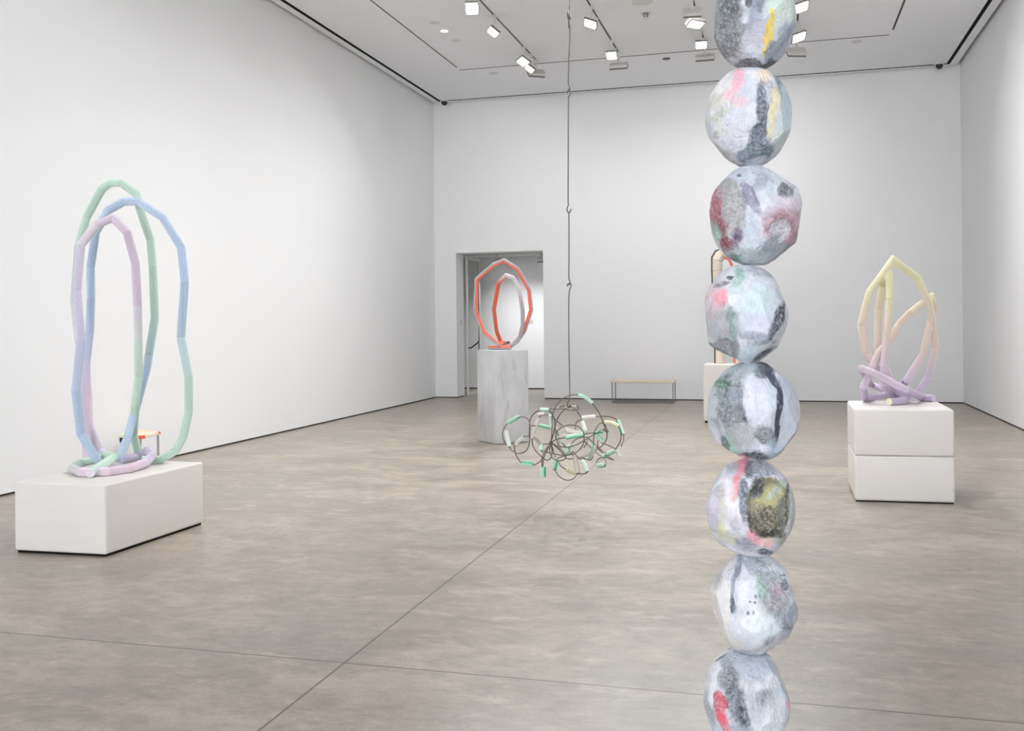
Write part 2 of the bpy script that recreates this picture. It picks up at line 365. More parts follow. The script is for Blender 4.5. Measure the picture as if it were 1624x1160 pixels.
HL = [
 (1, (750, -14), (.15, -.75, -.65), 'lit track light facing the viewer, nearest on the leftmost track', 0, .19, .19),
 (1, (784, 24), (-.5, -.3, -.8), 'lit track light tilted to the left wall, second along the leftmost track', 0, .30, .17),
 (1, (829, 74), (-.25, -.45, -.85), 'lit track light third along the leftmost track', .3, .24, .18),
 (1, (841, 86), (-.5, -.25, -.8), 'track light near the far end of the leftmost track, second to last', 0, .30, .16),
 (1, (849, 95), (-.35, .55, -.72), 'last track light at the far end of the leftmost track', 0, .30, .16),
 (2, (939, 10), (-.3, -.38, -.85), 'lit square track light right of the hook chain, nearer one of the second track', .75, .20, .20),
 (2, (969, 64), (0, -.55, -.83), 'lit track light facing the viewer near the end of the second track', 0, .18, .18),
 (2, (980, 83), (0, .5, -.86), 'pale track light facing away at the far end of the second track', 0, .31, .17),
 (3, (1097, -6), (-.1, .74, -.68), 'track light facing away at the top edge of the frame on the third track', 0, .26, .15),
 (3, (1101, 11), (.2, -.30, -.92), 'lit track light tilted right on the third track, left of the top boulder', -.1, .25, .17),
 (3, (1111.5, 46), (.05, -.5, -.84), 'lit track light facing the viewer on the third track, left of the boulder joint', 0, .19, .17),
 (3, (1118, 69), (0, .5, -.86), 'pale track light facing away at the far end of the third track', 0, .31, .17),
 (4, (1267, -16), (.5, -.5, -.71), 'lit track light at the top edge, right of the top boulder', .5, .24, .17),
 (4, (1265.5, 34), (.5, -.5, -.71), 'lit track light tilted right on the rightmost track', .5, .24, .17),
 (4, (1264.5, 60), (-.25, .72, -.66), 'pale track light facing away at the far end of the rightmost track', 0, .31, .16)]
for k, (px, py), e, lab, rl, w, h in HL:
    Y = at(px, py, Z)[1]; head(TX[k], Y, e, lab, rl, w, h, power=PW*(.19 if e[1] > .45 else .22 if e[0] < -.4 else .55 if e[1] < -.4 else .9))
# more heads of the same tracks over the near half of the room (above the frame)
for k, Y, e in ((1, 11.0, (-.45, 0, -.9)), (1, 7.5, (-.55, .1, -.85)), (1, 3.8, (-.55, .1, -.85)), (2, 9.0, (-.2, .1, -.95)), (2, 4.5, (0, .3, -.9)), (3, 8.0, (.1, .1, -.95)), (3, 2.0, (-.05, .3, -.9)), (4, 10.5, (.35, .1, -.9)), (4, 8.5, (-.75, -.15, -.6)), (4, 1.5, (.2, .3, -.9))):
    head(TX[k], Y, e, 'track light on the near part of a ceiling track, above the frame', 0, .30, .17, gname='track lights over the near half of the room', power=PW*(.20 if k == 1 else .9 if k < 4 and Y > 5 else .62 if Y > 5 else .04))
# passage track
tp = empty('lighting_track', (-5.6, 21.2, 3.16)); tag(tp, 'short white lighting track on the ceiling of the passage behind the opening', 'lighting track')
boxes('rail', [((-7.6, 21.18, 3.125), (-3.4, 21.22, 3.16))], M['white'], tp)
head(float(onY(858, 405, 21.2)[0]), 21.2, (.1, .35, -.9), 'track light in the passage at the right edge of the opening', 0, .13, .15, .10, 3.13, 8.5, 'track lights in the passage')
head(float(onY(789, 409, 21.2)[0]), 21.2, (.1, .35, -.9), 'track light in the passage partly behind the orange loop sculpture', 0, .13, .15, .10, 3.13, 8.5, 'track lights in the passage')
# wall labels
def placard(x0, y0, z0, nrm, lab):
    e = empty('wall_label', (x0, y0, z0)); tag(e, lab, 'wall label')
    if nrm == 'x':
        boxes('card', [((x0, y0-.06, z0-.05), (x0+.003, y0+.06, z0+.05))], M['white'], e)
        boxes('text_lines', [((x0+.003, y0-.05, z0+.03-i*.022), (x0+.004, y0+.05-(i % 2)*.03, z0+.034-i*.022)) for i in range(4)], M['steel'], e)
    else:
        boxes('card', [((x0-.06, y0-.003, z0-.05), (x0+.06, y0, z0+.05))], M['white'], e)
        boxes('text_lines', [((x0-.05, y0-.004, z0+.03-i*.022), (x0+.05-(i % 2)*.03, y0-.003, z0+.034-i*.022)) for i in range(4)], M['steel'], e)
q = onX(731, 512, DX0); placard(DX0, q[1], q[2], 'x', 'small white text label on the left jamb of the opening')
q = onY(842, 511, 22.56); placard(q[0], 22.56, q[2], 'y', 'small white text label on the passage wall seen through the opening')
# ------------------------------------------------------------------ pedestals
def shrink(poly, k):
    c = sum(np.array(p[:2]) for p in poly)/len(poly); return [tuple(c+(np.array(p[:2])-c)*k) for p in poly]
A, B, Cc = at(23, 877), at(168, 884.5), at(323.5, 832); D = A+Cc-B; pl = [A, B, Cc, D]
e = empty('plinth', (*((A+Cc)/2)[:2], 0)); tag(e, 'low long white rounded plinth under the pastel green, blue and pink loop sculpture', 'plinth')
prism('recessed_base', shrink(pl, .965), 0, .02, M['dark'], e); prism('body', pl, .016, .503, M['ped'], e, .016)
PLZ = .503
A2, B2, C2 = at(1345.2, 769), at(1356, 796), at(1515.3, 800.5); D2 = A2+C2-B2; pr = [A2, B2, C2, D2]
e = empty('plinth_block', (*((A2+C2)/2)[:2], 0)); tag(e, 'lower white rounded block of the stacked pair at right, standing on the floor', 'plinth')
prism('recessed_base', shrink(pr, .97), 0, .014, M['dark'], e); prism('body', pr, .010, .404, M['ped'], e, .022, dz=[0, 0, 0, 0])
pr2 = [p+np.array([-.002, .0, 0]) for p in pr]
e = prism('plinth_block', pr2, .4045, .812, M['ped'], None, .022); tag(e, 'upper white rounded block of the stacked pair at right, under the yellow and lilac sculpture', 'plinth')
PRZ = .812
G = [at(757.7, 699.6), at(786, 705.5), at(839, 701.5)]
gl = G[0]+G[2]-G[1]; q6 = [G[0], G[1], G[2], G[2]+(gl-G[2])*.75+(G[2]-G[1])*.12, gl+np.array([0, .1, 0])]
e = prism('grey_plinth', q6, 0.006, 1.230, M['grey'], None, .006, 2); tag(e, 'tall grey cast plinth with mottled sides under the orange and grey double loop', 'plinth')
PGZ = 1.23
bx0, by0 = -1.153, 15.478
e = empty('plinth', (bx0+.4, by0+.3, 0)); tag(e, 'white plinth standing behind the boulder column near the back wall', 'plinth')
boxes('body', [((bx0, by0, .03), (bx0+.80, by0+.62, .914))], M['ped'], e, .02, 3); boxes('recessed_base', [((bx0+.02, by0+.02, 0), (bx0+.78, by0+.6, .035))], M['dark'], e)
PBZ = .914
# ------------------------------------------------------------------ loop sculptures
def resolve(pts, zt, r):
    """pts: (x, y, tag) with tag None, ('g', k) = resting k radii above the plinth top, or a depth"""
    n = len(pts); P2 = [np.array(p[:2], float) for p in pts]; d = [None]*n; fix = {}
    for i, p in enumerate(pts):
        tg = p[2] if len(p) > 2 else None
        if isinstance(tg, tuple): q = at(p[0], p[1], zt+r*tg[1]); d[i] = depth(q); fix[i] = q
        elif tg is not None: d[i] = tg
    s = [0]
    for i in range(1, n): s.append(s[-1]+np.linalg.norm(P2[i]-P2[i-1]))
    kn = [i for i in range(n) if d[i] is not None]
    dd = np.interp(s, [s[i] for i in kn], [d[i] for i in kn])
    return [fix[i] if i in fix else atd(*pts[i][:2], dd[i]) for i in range(n)]
def push(P, a):
    n = len(P); out = []
    for i, p in enumerate(P):
        k = min(1, 2.2*math.sin(math.pi*i/(n-1))); out.append(O+(p-O)*(1+a*k/depth(p)))
    return out
def add_tube(name, P, r, cols, parent, mat=None, nfl=24, label=None, colfn=None, cap_col=None, prof=None, groove=.006):
    V, Fc, info = tube_geo(P, r, prof or fluted(nfl), groove=groove)
    me = mesh(name, V, Fc)
    if colfn: cc = [colfn(V[i], info[i]) for i in range(len(V))]
    else:
        cl = [lin(c) for c in cols]; cc = []
        for idx, j, X in info:
            k = min(len(cl)-2, int(idx)) if len(cl) > 1 else 0; t = .3+.4*(idx-k); tn = 1+.05*math.sin(k*2.7+1)
            cc.append(tuple(min(.95, (cl[k][a]*(1-t)+cl[k+1][a]*t)*1.10*tn+.07) for a in range(3)))
    setcol(me, cc); o = link(name, me, mat or M['tube'], parent)
    if label: o['label'] = label
    if cap_col is not None:
        t = norm(P[1]-P[0]); Vc, Fcc, _ = tube_geo([P[0]-t*.004, P[0]-t*.0005], r*.95, circ(24)); m2 = mesh('end_cap', Vc, Fcc); setcol(m2, [lin(cap_col)]*len(Vc)); link('end_cap', m2, M['tube'], o)
    return o
s1 = .29304
def a_(x, y, t=None): return (x*s1, 260+y*s1, t)
def b_(x, y, t=None): return (x*s1, 580+y*s1, t)
g1 = ('g', 1)
rt = .0325
S1 = empty('loop_sculpture', tuple((at(140, 735, PLZ)+at(230, 730, PLZ))/2)); tag(S1, 'tall sculpture of three fluted pastel loops, green, blue and pink, on the long low plinth', 'sculpture')
gr, bl, lv, pk = (196, 218, 206), (190, 208, 230), (212, 205, 224), (226, 208, 220)
P = resolve([b_(535, 527, g1), b_(437, 370), b_(410, 133), a_(437, 955), a_(415, 685), a_(436, 440), a_(525, 325), a_(612, 293), a_(688, 372), a_(733, 540), a_(745, 770), a_(748, 955), b_(750, 60), b_(732, 215), b_(722, 372), b_(752, 488, g1)], PLZ, rt)
P = push(P, -.20)
add_tube('pink_arch', P, rt, [bl, bl, (188, 202, 226), (204, 202, 224), lv, (222, 216, 232), (232, 222, 236), (226, 212, 226), (218, 202, 218), (214, 198, 216), (218, 202, 218), (214, 226, 220), gr, gr, (198, 222, 208), (200, 226, 208)], S1, label='front fluted arch shading from blue over lilac and pink to green')
P = resolve([b_(590, 497, ('g', 1)), b_(540, 462), b_(480, 320), b_(476, 165), b_(466, 10), a_(425, 950), a_(402, 745), a_(426, 440), a_(468, 290), a_(553, 135), a_(600, 103), a_(655, 103), a_(740, 165), a_(758, 250), a_(815, 415), a_(827, 560), a_(838, 835), a_(806, 1030), b_(796, 10), b_(738, 220), b_(690, 392), b_(640, 520, ('g', 1))], PLZ, rt)
P = push(P, .24)
add_tube('green_arch', P, rt, [lv, lv, pk, pk, (222, 204, 216), (214, 206, 212), (206, 214, 212), gr, gr, (204, 228, 214), (204, 228, 214), (200, 224, 210), gr, gr, gr, gr, gr, (186, 208, 216), bl, bl, bl, (200, 214, 236)], S1, label='rear fluted green arch turning pink at left foot and blue at right foot')
P = resolve([b_(470, 504, g1), b_(464, 370), b_(455, 150), a_(468, 1060), a_(485, 915), a_(493, 725), a_(490, 560), a_(518, 370), a_(585, 252), a_(670, 205), a_(748, 205), a_(880, 290), a_(980, 450), a_(1000, 640), a_(979, 940), b_(1021, 60), b_(1021, 250), b_(992, 385), b_(950, 462), b_(868, 510, ('g', 1)), b_(770, 512, ('g', 1))], PLZ, rt)
P = push(P, .06)
add_tube('blue_arch', P, rt, [pk, pk, (220, 204, 222), (206, 206, 228), (196, 206, 228), bl, bl, bl, bl, (190, 206, 228), (196, 210, 232), (194, 208, 232), (188, 204, 226), (184, 202, 226), (186, 206, 220), gr, gr, gr, gr, (196, 222, 206), (198, 224, 208)], S1, label='widest fluted blue arch turning green at its right foot')
P = resolve([b_(585, 492, ('g', 1)), b_(430, 530, g1), b_(388, 558, g1), b_(440, 578, g1), b_(590, 573, g1), b_(710, 556, g1), b_(790, 525, ('g', 1.4)), b_(824, 488, ('g', 2.0)), b_(796, 458, ('g', 2.4)), b_(745, 490, ('g', 1)), b_(660, 510, ('g', 1))], PLZ, rt)
add_tube('base_coil', P, rt, [(204, 224, 212), (200, 222, 208), (204, 218, 210), (224, 208, 220), pk, pk, (226, 210, 226), lv, lv, lv, lv], S1, label='fluted coil of tube lying on the plinth, green turning pink and lilac')
P = resolve([b_(488, 583, ('g', 1.1)), b_(622, 494, ('g', 2.2)), b_(560, 488, ('g', 2.4))], PLZ, rt)
add_tube('free_end', P, rt, [(206, 230, 216), (200, 226, 208), (200, 224, 208)], S1, cap_col=(226, 214, 228), label='short green tube end pointing to the front with a lilac end face')
# right sculpture
s2 = .23283
def r_c(x, y, t=None): return (1330+x*s2, 390+y*s2, t)
S2 = empty('loop_sculpture', tuple(at(1425, 637, PRZ))); tag(S2, 'crossing fluted loops, pale yellow above and lilac below, on the two stacked blocks', 'sculpture')
yl, pe, li = lin((244, 241, 206)), lin((240, 224, 212)), lin((226, 212, 234))
def yfn(v, info):
    t = (v[2]-PRZ)/1.28+.05*math.sin(info[0]*2.3)
    if t > .62: k = min(1, (t-.62)/.16); a, b = pe, yl
    else: k = min(1, max(0, (t-.16)/.28)); a, b = li, pe
    return tuple(a[i]*(1-k)+b[i]*k for i in range(3))
r2 = .0335
dn, df = 8.85, 9.35
for name, pts in (
  ('outer_arch', [r_c(440, 1030, g1), r_c(335, 905, 9.05), r_c(232, 795), r_c(186, 730), r_c(152, 540), r_c(207, 322), r_c(370, 95, 9.1), r_c(540, 222), r_c(622, 415), r_c(664, 695), r_c(612, 895), r_c(522, 1030, g1)]),
  ('upright_loop', [r_c(385, 1040, g1), r_c(300, 945, 8.93), r_c(305, 835, 8.93), r_c(330, 590), r_c(348, 368), r_c(346, 205, 9.0), r_c(302, 270, 9.15), r_c(271, 430, 9.25), r_c(264, 700, 9.25), r_c(305, 800), r_c(385, 960), r_c(480, 1050, g1)]),
  ('leaning_loop', [r_c(345, 1018, g1), r_c(178, 1038, g1), r_c(168, 965, 8.98), r_c(226, 830, 8.98), r_c(278, 725, 9.02), r_c(350, 645), r_c(412, 535), r_c(482, 462), r_c(575, 388), r_c(630, 348, 9.22), r_c(652, 430, 9.27), r_c(608, 600), r_c(574, 742), r_c(462, 920, 9.1), r_c(360, 1010, g1)]),
  ('crossing_bar', [r_c(320, 985, g1), r_c(222, 945, ('g', 1.6)), r_c(158, 838, 8.90), r_c(240, 868, 8.85), r_c(460, 982, 8.8), r_c(570, 1035, g1), r_c(650, 1040, g1)])):
    add_tube(name, resolve(pts, PRZ, r2), r2, None, S2, colfn=yfn)
add_tube('short_end', resolve([r_c(345, 1063, g1), r_c(443, 1056, g1), r_c(425, 1010, ('g', 2))], PRZ, r2), r2, None, S2, colfn=yfn, cap_col=(240, 238, 200), label='short lilac tube end with a pale yellow end face')
# orange loop sculpture
s3 = .24129
def o_c(x, y, t=None): return (700+x*s3, 380+y*s3, t)
S3 = empty('loop_sculpture', tuple(at(797, 553, PGZ))); tag(S3, 'grey double loop sculpture painted bright orange on its inner sides, on the tall grey plinth', 'sculpture')
og, gy, wl = lin((255, 138, 112)), lin((196, 190, 194)), lin((240, 232, 238))
cen = atd(*o_c(420, 440)[:2], 12.75)
def orange(side):
    def fn(v, info):
        X = info[2]; n = norm(v-X); k = float(n@norm(cen-X)); x = float((X-cen)@R3)
        k = min(1, max(0, (k-.10)*2.6))
        if side == 'in':
            if x > .08: k *= .0
            elif x > -.02: k *= .3
            else: k = min(1, k+.7)
        b = wl if (side == 'in' and float((X-cen)@U3) > .20 and x > -.05) else gy
        return tuple(b[i]*(1-k)+og[i]*k for i in range(3))
    return fn
r3 = .0275
add_tube('outer_loop', resolve([o_c(440, 695, ('g', 1)), o_c(372, 686, ('g', 3)), o_c(275, 607), o_c(222, 466), o_c(231, 262), o_c(343, 166), o_c(412, 137, 12.85), o_c(500, 193), o_c(577, 332), o_c(590, 465), o_c(546, 600), o_c(497, 672), o_c(440, 712, g1)], PGZ, r3), r3, None, S3, nfl=16, colfn=orange('out'))
add_tube('inner_loop', resolve([o_c(440, 681, ('g', 3)), o_c(392, 676, ('g', 3)), o_c(362, 603), o_c(345, 460), o_c(375, 287), o_c(425, 237, 12.6), o_c(470, 252), o_c(511, 320), o_c(534, 470), o_c(535, 560), o_c(517, 640), o_c(470, 692), o_c(405, 712, g1)], PGZ, r3), r3, None, S3, nfl=16, colfn=orange('in'), cap_col=(96, 98, 104))
add_tube('base_tube', resolve([o_c(316, 712, g1), o_c(455, 713, g1)], PGZ, r3), r3, None, S3, nfl=16, colfn=lambda v, i: og if v[2]-i[2][2] > .002 else gy)
# sculpture behind the column
S4 = empty('arch_sculpture', tuple(at(1160, 577, PBZ))); tag(S4, 'cream faceted arch sculpture with pink and black lines, mostly hidden behind the boulder column', 'sculpture')
dB = 15.55
hexp = circ(8, .3)
pal = [lin(c) for c in ((236, 226, 212), (238, 228, 210), (236, 218, 202), (214, 210, 200), (240, 230, 214), (236, 228, 206), (228, 214, 204), (238, 228, 214))]
P = [atd(x, y, dB) for x, y in ((1142, 577.5), (1141.5, 545), (1137, 430), (1137, 414), (1143, 404), (1154, 400), (1168, 400), (1180, 405), (1186, 416), (1187, 440), (1186, 577.5))]
for Pp in (P[0], P[-1]): Pp[2] = PBZ+.001
add_tube('outer_arch', P, .088, None, S4, M['foam'], colfn=lambda v, i: pal[i[1]], prof=hexp, groove=.01)
P2_ = [p-R3*.086*(1 if i < 5 else .3)-F*.02+U3*(.06 if 2 < i < 8 else 0) for i, p in enumerate(P[:8])]; P2_[0][2] = PBZ+.001
add_tube('black_edge', P2_, .011, [(40, 38, 38)]*8, S4, M['foam'], prof=circ(6), groove=0, label='thin black line along the outer edge')
P = [atd(x, y, dB-.02) for x, y in ((1157.5, 577.5), (1157, 430), (1150, 421), (1156, 416), (1163, 424), (1165, 440), (1165, 577.5))]
P = [atd(x, y, dB-.05) for x, y in ((1165, 577.5), (1164, 440), (1161, 422), (1156, 411), (1148, 409))]; P[0][2] = PBZ+.001
add_tube('inner_arch', P, .022, [(226, 110, 104)]*5, S4, M['foam'], prof=circ(8), groove=0, label='thin coral red inner line')
P = [atd(x, y, dB-.02) for x, y in ((1169, 577.5), (1168, 440))]; P[0][2] = PBZ+.001
add_tube('inner_post', P, .05, [(236, 206, 196)]*2, S4, M['foam'], prof=hexp, groove=0)
# ------------------------------------------------------------------ benches
def bench_top_mat():
    t = NT('bench_top_cream', .5, .3); p = t.pos(); k = t.noise(t.map(p, (2, 12, 12)), 2, 5)
    t.color(t.mix(k, lin((240, 226, 208)), lin((226, 208, 186)))); return t.m
def bench_col_mat():
    t = NT('bench_top_marbled', .4, .4); p = t.pos(); k = t.noise(p, 2.2, 5, .7)
    c = t.mix(t.ramp(k, .42, .52), lin((248, 222, 178)), lin((240, 232, 206)))
    v = t.n('ShaderNodeTexVoronoi', {'Vector': t.map(p, loc=(.3, .75, 0)), 'Scale': 4.5}); cc = t.n('ShaderNodeSeparateColor', {0: v.outputs['Color']}).outputs[0]
    t.color(t.mix(t.ramp(cc, .86, .88), c, lin((235, 98, 52)))); return t.m
bt = empty('bench', (-2.58, 19.25, 0)); tag(bt, 'low bench with pale wooden top and thin steel frame against the back wall', 'bench')
bz = .436; x0, x1, yf, yb = -3.185, -1.982, 19.0, 19.40
boxes('top', [((x0-.02, yf-.03, bz-.038), (x1+.02, yb+.03, bz))], bench_top_mat(), bt, .008, 2)
def leg(name, pts, par, r=.009): 
    V, Fc, _ = tube_geo(pts, r, circ(8)); return link(name, mesh(name, V, Fc), M['steel'], par)
for x in (x0+.01, x1-.01):
    leg('leg', [(x, yf, bz-.038), (x, yf, .006)], bt); leg('leg', [(x, yb, bz-.038), (x, yb, .006)], bt)
leg('floor_rail', [(x0+.01, yf, .010), (x1-.01, yf, .010), (x1-.01, yb, .010), (x0+.01, yb, .010), (x0+.01, yf+.012, .010)], bt, .009)
b2 = empty('bench', (-6.7, 9.3, 0)); tag(b2, 'low bench with marbled yellow and orange top by the left wall, behind the pastel sculpture', 'bench')
z2 = .43; pA = at(187.5, 692, z2-.02); pB = at(222.5, 695, z2-.02); pC = at(255, 687.5, z2-.02); v1 = (pC-pB)*1.0
Q = [pA, pB, pC, pA+v1]
prism('top', [q[:2] for q in Q], z2-.036, z2, bench_col_mat(), b2, .006, 2)
cc_ = sum(Q)/4
for q in Q:
    w = cc_+(q-cc_)*.86; leg('leg', [(w[0], w[1], z2-.036), (w[0], w[1], .004)], b2, .012)
w = cc_+(pA-cc_)*.75; boxes('bracket', [((w[0]-.03, w[1]-.03, z2-.085), (w[0]+.03, w[1]+.03, z2-.036))], M['black'], b2)
# ------------------------------------------------------------------ hook chain and hanging tangle
DC = 8.0
ch_e = empty('hook_chain', tuple(atd(903, 640, DC)+np.array([0, 0, .1]))); tag(ch_e, 'chain of long dark hooked steel rods hanging from the ceiling above the tangle', 'chain')
def k1(x, y): return (880+x/7.24, y/7.25)
links = [[(902.5, -392), (902.7, 14), (901.2, 19), (900, 23), (900.6, 27.5), (903, 30), (904.8, 28), (904, 24)],
 [(903.5, 23.5), (901.5, 26), (901.2, 30), (903, 36), (904, 42), (903.6, 60), (902, 100), (901.4, 131), (902.6, 137), (904.3, 142), (905, 146), (903.5, 149.5)],
 [(900, 148), (900.6, 144), (902.5, 141.5), (904, 144), (904.6, 148), (902, 154), (901.6, 160), (901.2, 240), (901, 316), (901.6, 324), (899.5, 330), (899.3, 334), (901.5, 337.5), (904.5, 335.5), (905.5, 331.5)],
 [(900.4, 335.5), (902.5, 337.8), (902, 341), (902.3, 352), (902.4, 400), (902.1, 438), (903.5, 446), (904, 450), (902, 452)],
 [(900, 454.5), (899.8, 452), (902, 449.8), (905, 450.5), (905.6, 454), (903.5, 459), (902.6, 466), (902, 480), (902.2, 540), (903.2, 600), (903.4, 632), (901, 638), (899.5, 643), (902, 646.5), (905.5, 645)]]
for L in links:
    pts = spline([atd(x, y, DC+(.012 if i % 2 else 0)*(0 if 3 < i < len(L)-4 else 1)) for i, (x, y) in enumerate(L)], 5)
    V, Fc, _ = tube_geo(pts, .0052, circ(8)); link('rod_link', mesh('rod_link', V, Fc, True), M['wire'], ch_e)
tg = empty('hanging_tangle', tuple(atd(900, 700, DC))); tag(tg, 'hanging tangle of bent dark rods threaded with green and white foam sleeves', 'hanging sculpture')
def t_(x, y): return (800+x*.1466, 600+y*.1466)
Wr = [
 ([(155, 425), (200, 420), (250, 440), (275, 500), (275, 620), (268, 710), (240, 780), (180, 815), (120, 808), (60, 760), (0, 690), (-20, 600), (0, 540), (40, 480), (100, 445)], 1, -.25),
 ([(270, 628), (220, 632), (160, 665), (112, 720), (115, 800), (145, 870), (200, 925), (300, 940), (370, 915), (420, 860), (450, 800), (500, 705)], 0, .2),
 ([(268, 640), (272, 500), (285, 430), (330, 375), (390, 345), (450, 340), (500, 365), (535, 430), (545, 520), (525, 620), (500, 702)], 0, -.3),
 ([(290, 515), (340, 515), (360, 480), (380, 420), (440, 395), (500, 410), (540, 440), (625, 510)], 0, .25),
 ([(300, 640), (305, 720), (340, 790), (400, 850), (450, 885), (480, 885), (510, 850), (515, 780), (500, 702)], 0, .15),
 ([(505, 680), (512, 620), (515, 520), (520, 400), (560, 300), (640, 215), (720, 185), (790, 180), (860, 200), (950, 275), (1020, 370), (1060, 460), (1095, 550)], 0, -.12),
 ([(380, 350), (450, 330), (560, 335), (640, 330), (700, 345), (780, 345), (800, 320), (780, 298), (720, 292), (660, 300), (600, 312)], 0, .1),
 ([(712, 298), (650, 340), (590, 410), (555, 490), (545, 560), (515, 640), (500, 702)], 0, .2),
 ([(712, 296), (780, 350), (830, 430), (850, 480), (870, 590)], 0, .25),
 ([(555, 640), (560, 590), (600, 545), (650, 520), (720, 507), (800, 525), (850, 580), (862, 650), (845, 730), (790, 795), (720, 828), (600, 830), (500, 812), (410, 790)], 0, -.35),
 ([(555, 640), (575, 700), (610, 760), (660, 830)], 0, .1),
 ([(500, 702), (560, 665), (640, 648), (780, 630), (870, 605), (970, 590), (1060, 570), (1110, 545)], 0, -.15),
 ([(500, 702), (600, 738), (700, 745), (800, 710), (900, 650), (1000, 590), (1100, 540)], 0, -.28),
 ([(500, 702), (470, 714), (420, 715), (400, 750), (398, 790)], 0, .1),
 ([(495, 710), (490, 800), (520, 860), (580, 895), (640, 885), (665, 850), (640, 800), (600, 760), (505, 704)], 0, -.2),
 ([(505, 704), (530, 790), (550, 855)], 0, .1),
 ([(505, 704), (580, 760), (640, 830), (665, 860), (700, 875), (760, 870), (860, 868)], 0, .2),
 ([(545, 540), (620, 690), (700, 790), (740, 830)], 0, .3),
 ([(690, 760), (720, 720), (760, 670), (820, 645), (880, 640), (895, 690), (860, 750)], 0, .2),
 ([(860, 680), (900, 715), (930, 750)], 0, .1), ([(895, 640), (980, 720), (1050, 800), (1180, 885)], 0, .2),
 ([(1085, 480), (1020, 500), (980, 570), (966, 640), (965, 725)], 0, -.2),
 ([(1085, 480), (1160, 472), (1230, 520), (1262, 600), (1250, 690), (1200, 770)], 0, -.3),
 ([(1085, 490), (1110, 580), (1100, 670), (1050, 740), (985, 785), (1020, 830), (1100, 860), (1180, 885)], 0, .25),
 ([(985, 420), (1060, 412), (1150, 420), (1220, 455), (1265, 540), (1290, 640), (1265, 740)], 0, .2),
 ([(1050, 700), (1130, 730), (1210, 772)], 0, 0),
 ([(840, 445), (790, 470), (765, 510), (770, 550)], 0, .1),
 ([(1000, 940), (1005, 890), (1050, 860), (1095, 890), (1095, 940), (1050, 965)], 1, .1),
 ([(545, 995), (600, 1070), (680, 1105), (750, 1085), (787, 1035)], 0, -.2),
 ([(580, 890), (610, 950), (670, 990), (760, 1025)], 0, -.1),
 ([(545, 960), (560, 885), (620, 850), (700, 830), (742, 795)], 0, .1),
 ([(742, 790), (800, 860), (850, 905), (900, 1000), (880, 1030), (830, 1037), (795, 1035)], 0, -.25),
 ([(470, 735), (418, 820), (405, 900), (408, 960)], 0, -.1), ([(485, 725), (435, 820), (414, 960)], 0, -.15),
 ([(1010, 680), (1010, 740), (1060, 790), (1095, 810)], 0, .1), ([(1060, 570), (1085, 555), (1105, 590), (1122, 570), (1085, 572), (1108, 550)], 0, -.05),
 ([(860, 870), (930, 885), (960, 850)], 0, .1)]
wire_samples = []
for pts, closed, amp in Wr:
    px = spline(pts, 7, bool(closed)); n = len(px); P = []
    for i, q in enumerate(px):
        ph = (math.sin(2*math.pi*i/n) if closed else math.sin(math.pi*i/(n-1)))
        d = DC+amp*ph; X = atd(*t_(*q), d); P.append(X); wire_samples.append((q[0], q[1], d))
    V, Fc, _ = tube_geo(P, .0047, circ(8), closed=bool(closed)); link('bent_rod', mesh('bent_rod', V, Fc, True), M['wire'], tg)
ws = np.array(wire_samples)
V, Fc, _ = tube_geo([atd(*t_(x, y), DC) for x, y in ((488, 690), (497, 694), (508, 708), (520, 716))], [.008, .017, .017, .008], circ(8)); link('rod_knot', mesh('rod_knot', V, Fc, True), M['wire'], tg)
grn, dgr, wht, bei, crm, pal_g = lin((178, 228, 200)), lin((78, 192, 134)), lin((232, 226, 222)), lin((216, 204, 194)), lin((232, 226, 198)), lin((214, 224, 212))
Fo = [([(40, 480), (150, 420)], 38, 'g'), ([(15, 575), (55, 745)], 44, 'h'), ([(125, 715), (160, 672), (207, 640)], 36, 'h'), ([(190, 918), (305, 936)], 44, 'g'), ([(418, 960), (420, 1065)], 54, 'g'),
 ([(385, 338), (480, 342)], 34, 'g'), ([(355, 392), (430, 385)], 26, 'w'), ([(370, 440), (310, 600)], 36, 'w'), ([(493, 400), (500, 525)], 30, 'g'), ([(358, 505), (497, 535)], 34, 'h'),
 ([(300, 632), (350, 665), (390, 720)], 38, 'b'), ([(398, 722), (399, 790)], 38, 'g'), ([(790, 178), (870, 207), (950, 265)], 36, 'g'), ([(655, 552), (800, 606)], 42, 'w'), ([(668, 642), (855, 608)], 44, 'h'),
 ([(690, 585), (840, 585)], 30, 'g'), ([(835, 432), (985, 415)], 42, 'h'), ([(1092, 476), (1170, 487), (1240, 522)], 40, 'y'), ([(1228, 460), (1287, 612)], 42, 'h'), ([(1060, 850), (1195, 782)], 44, 'h'),
 ([(1213, 785), (1247, 845)], 40, 'h'), ([(966, 722), (955, 800), (925, 872)], 46, 'h'), ([(970, 610), (1060, 682)], 40, 'g'), ([(965, 600), (1060, 580)], 32, 'g'), ([(760, 840), (797, 1035)], 48, 'b'),
 ([(838, 890), (875, 945), (897, 1010)], 44, 'g'), ([(560, 893), (540, 992)], 46, 'h'), ([(665, 985), (710, 1012), (768, 1028)], 40, 'y'), ([(800, 862), (920, 818)], 34, 'b'), ([(1012, 945), (1082, 940)], 48, 'g'),
 ([(705, 720), (675, 815)], 42, 'g'), ([(556, 545), (612, 705)], 48, 'p'), ([(845, 480), (882, 592)], 42, 'p'), ([(650, 312), (770, 305)], 26, 'b'), ([(615, 620), (668, 615)], 26, 'w')]
pv = {'g': (lin((222, 236, 228)), grn, dgr), 'h': (wht, grn, dgr), 'w': (wht, wht, pal_g), 'b': (bei, bei, bei), 'y': (crm, crm, pal_g), 'p': (pal_g, pal_g, pal_g)}
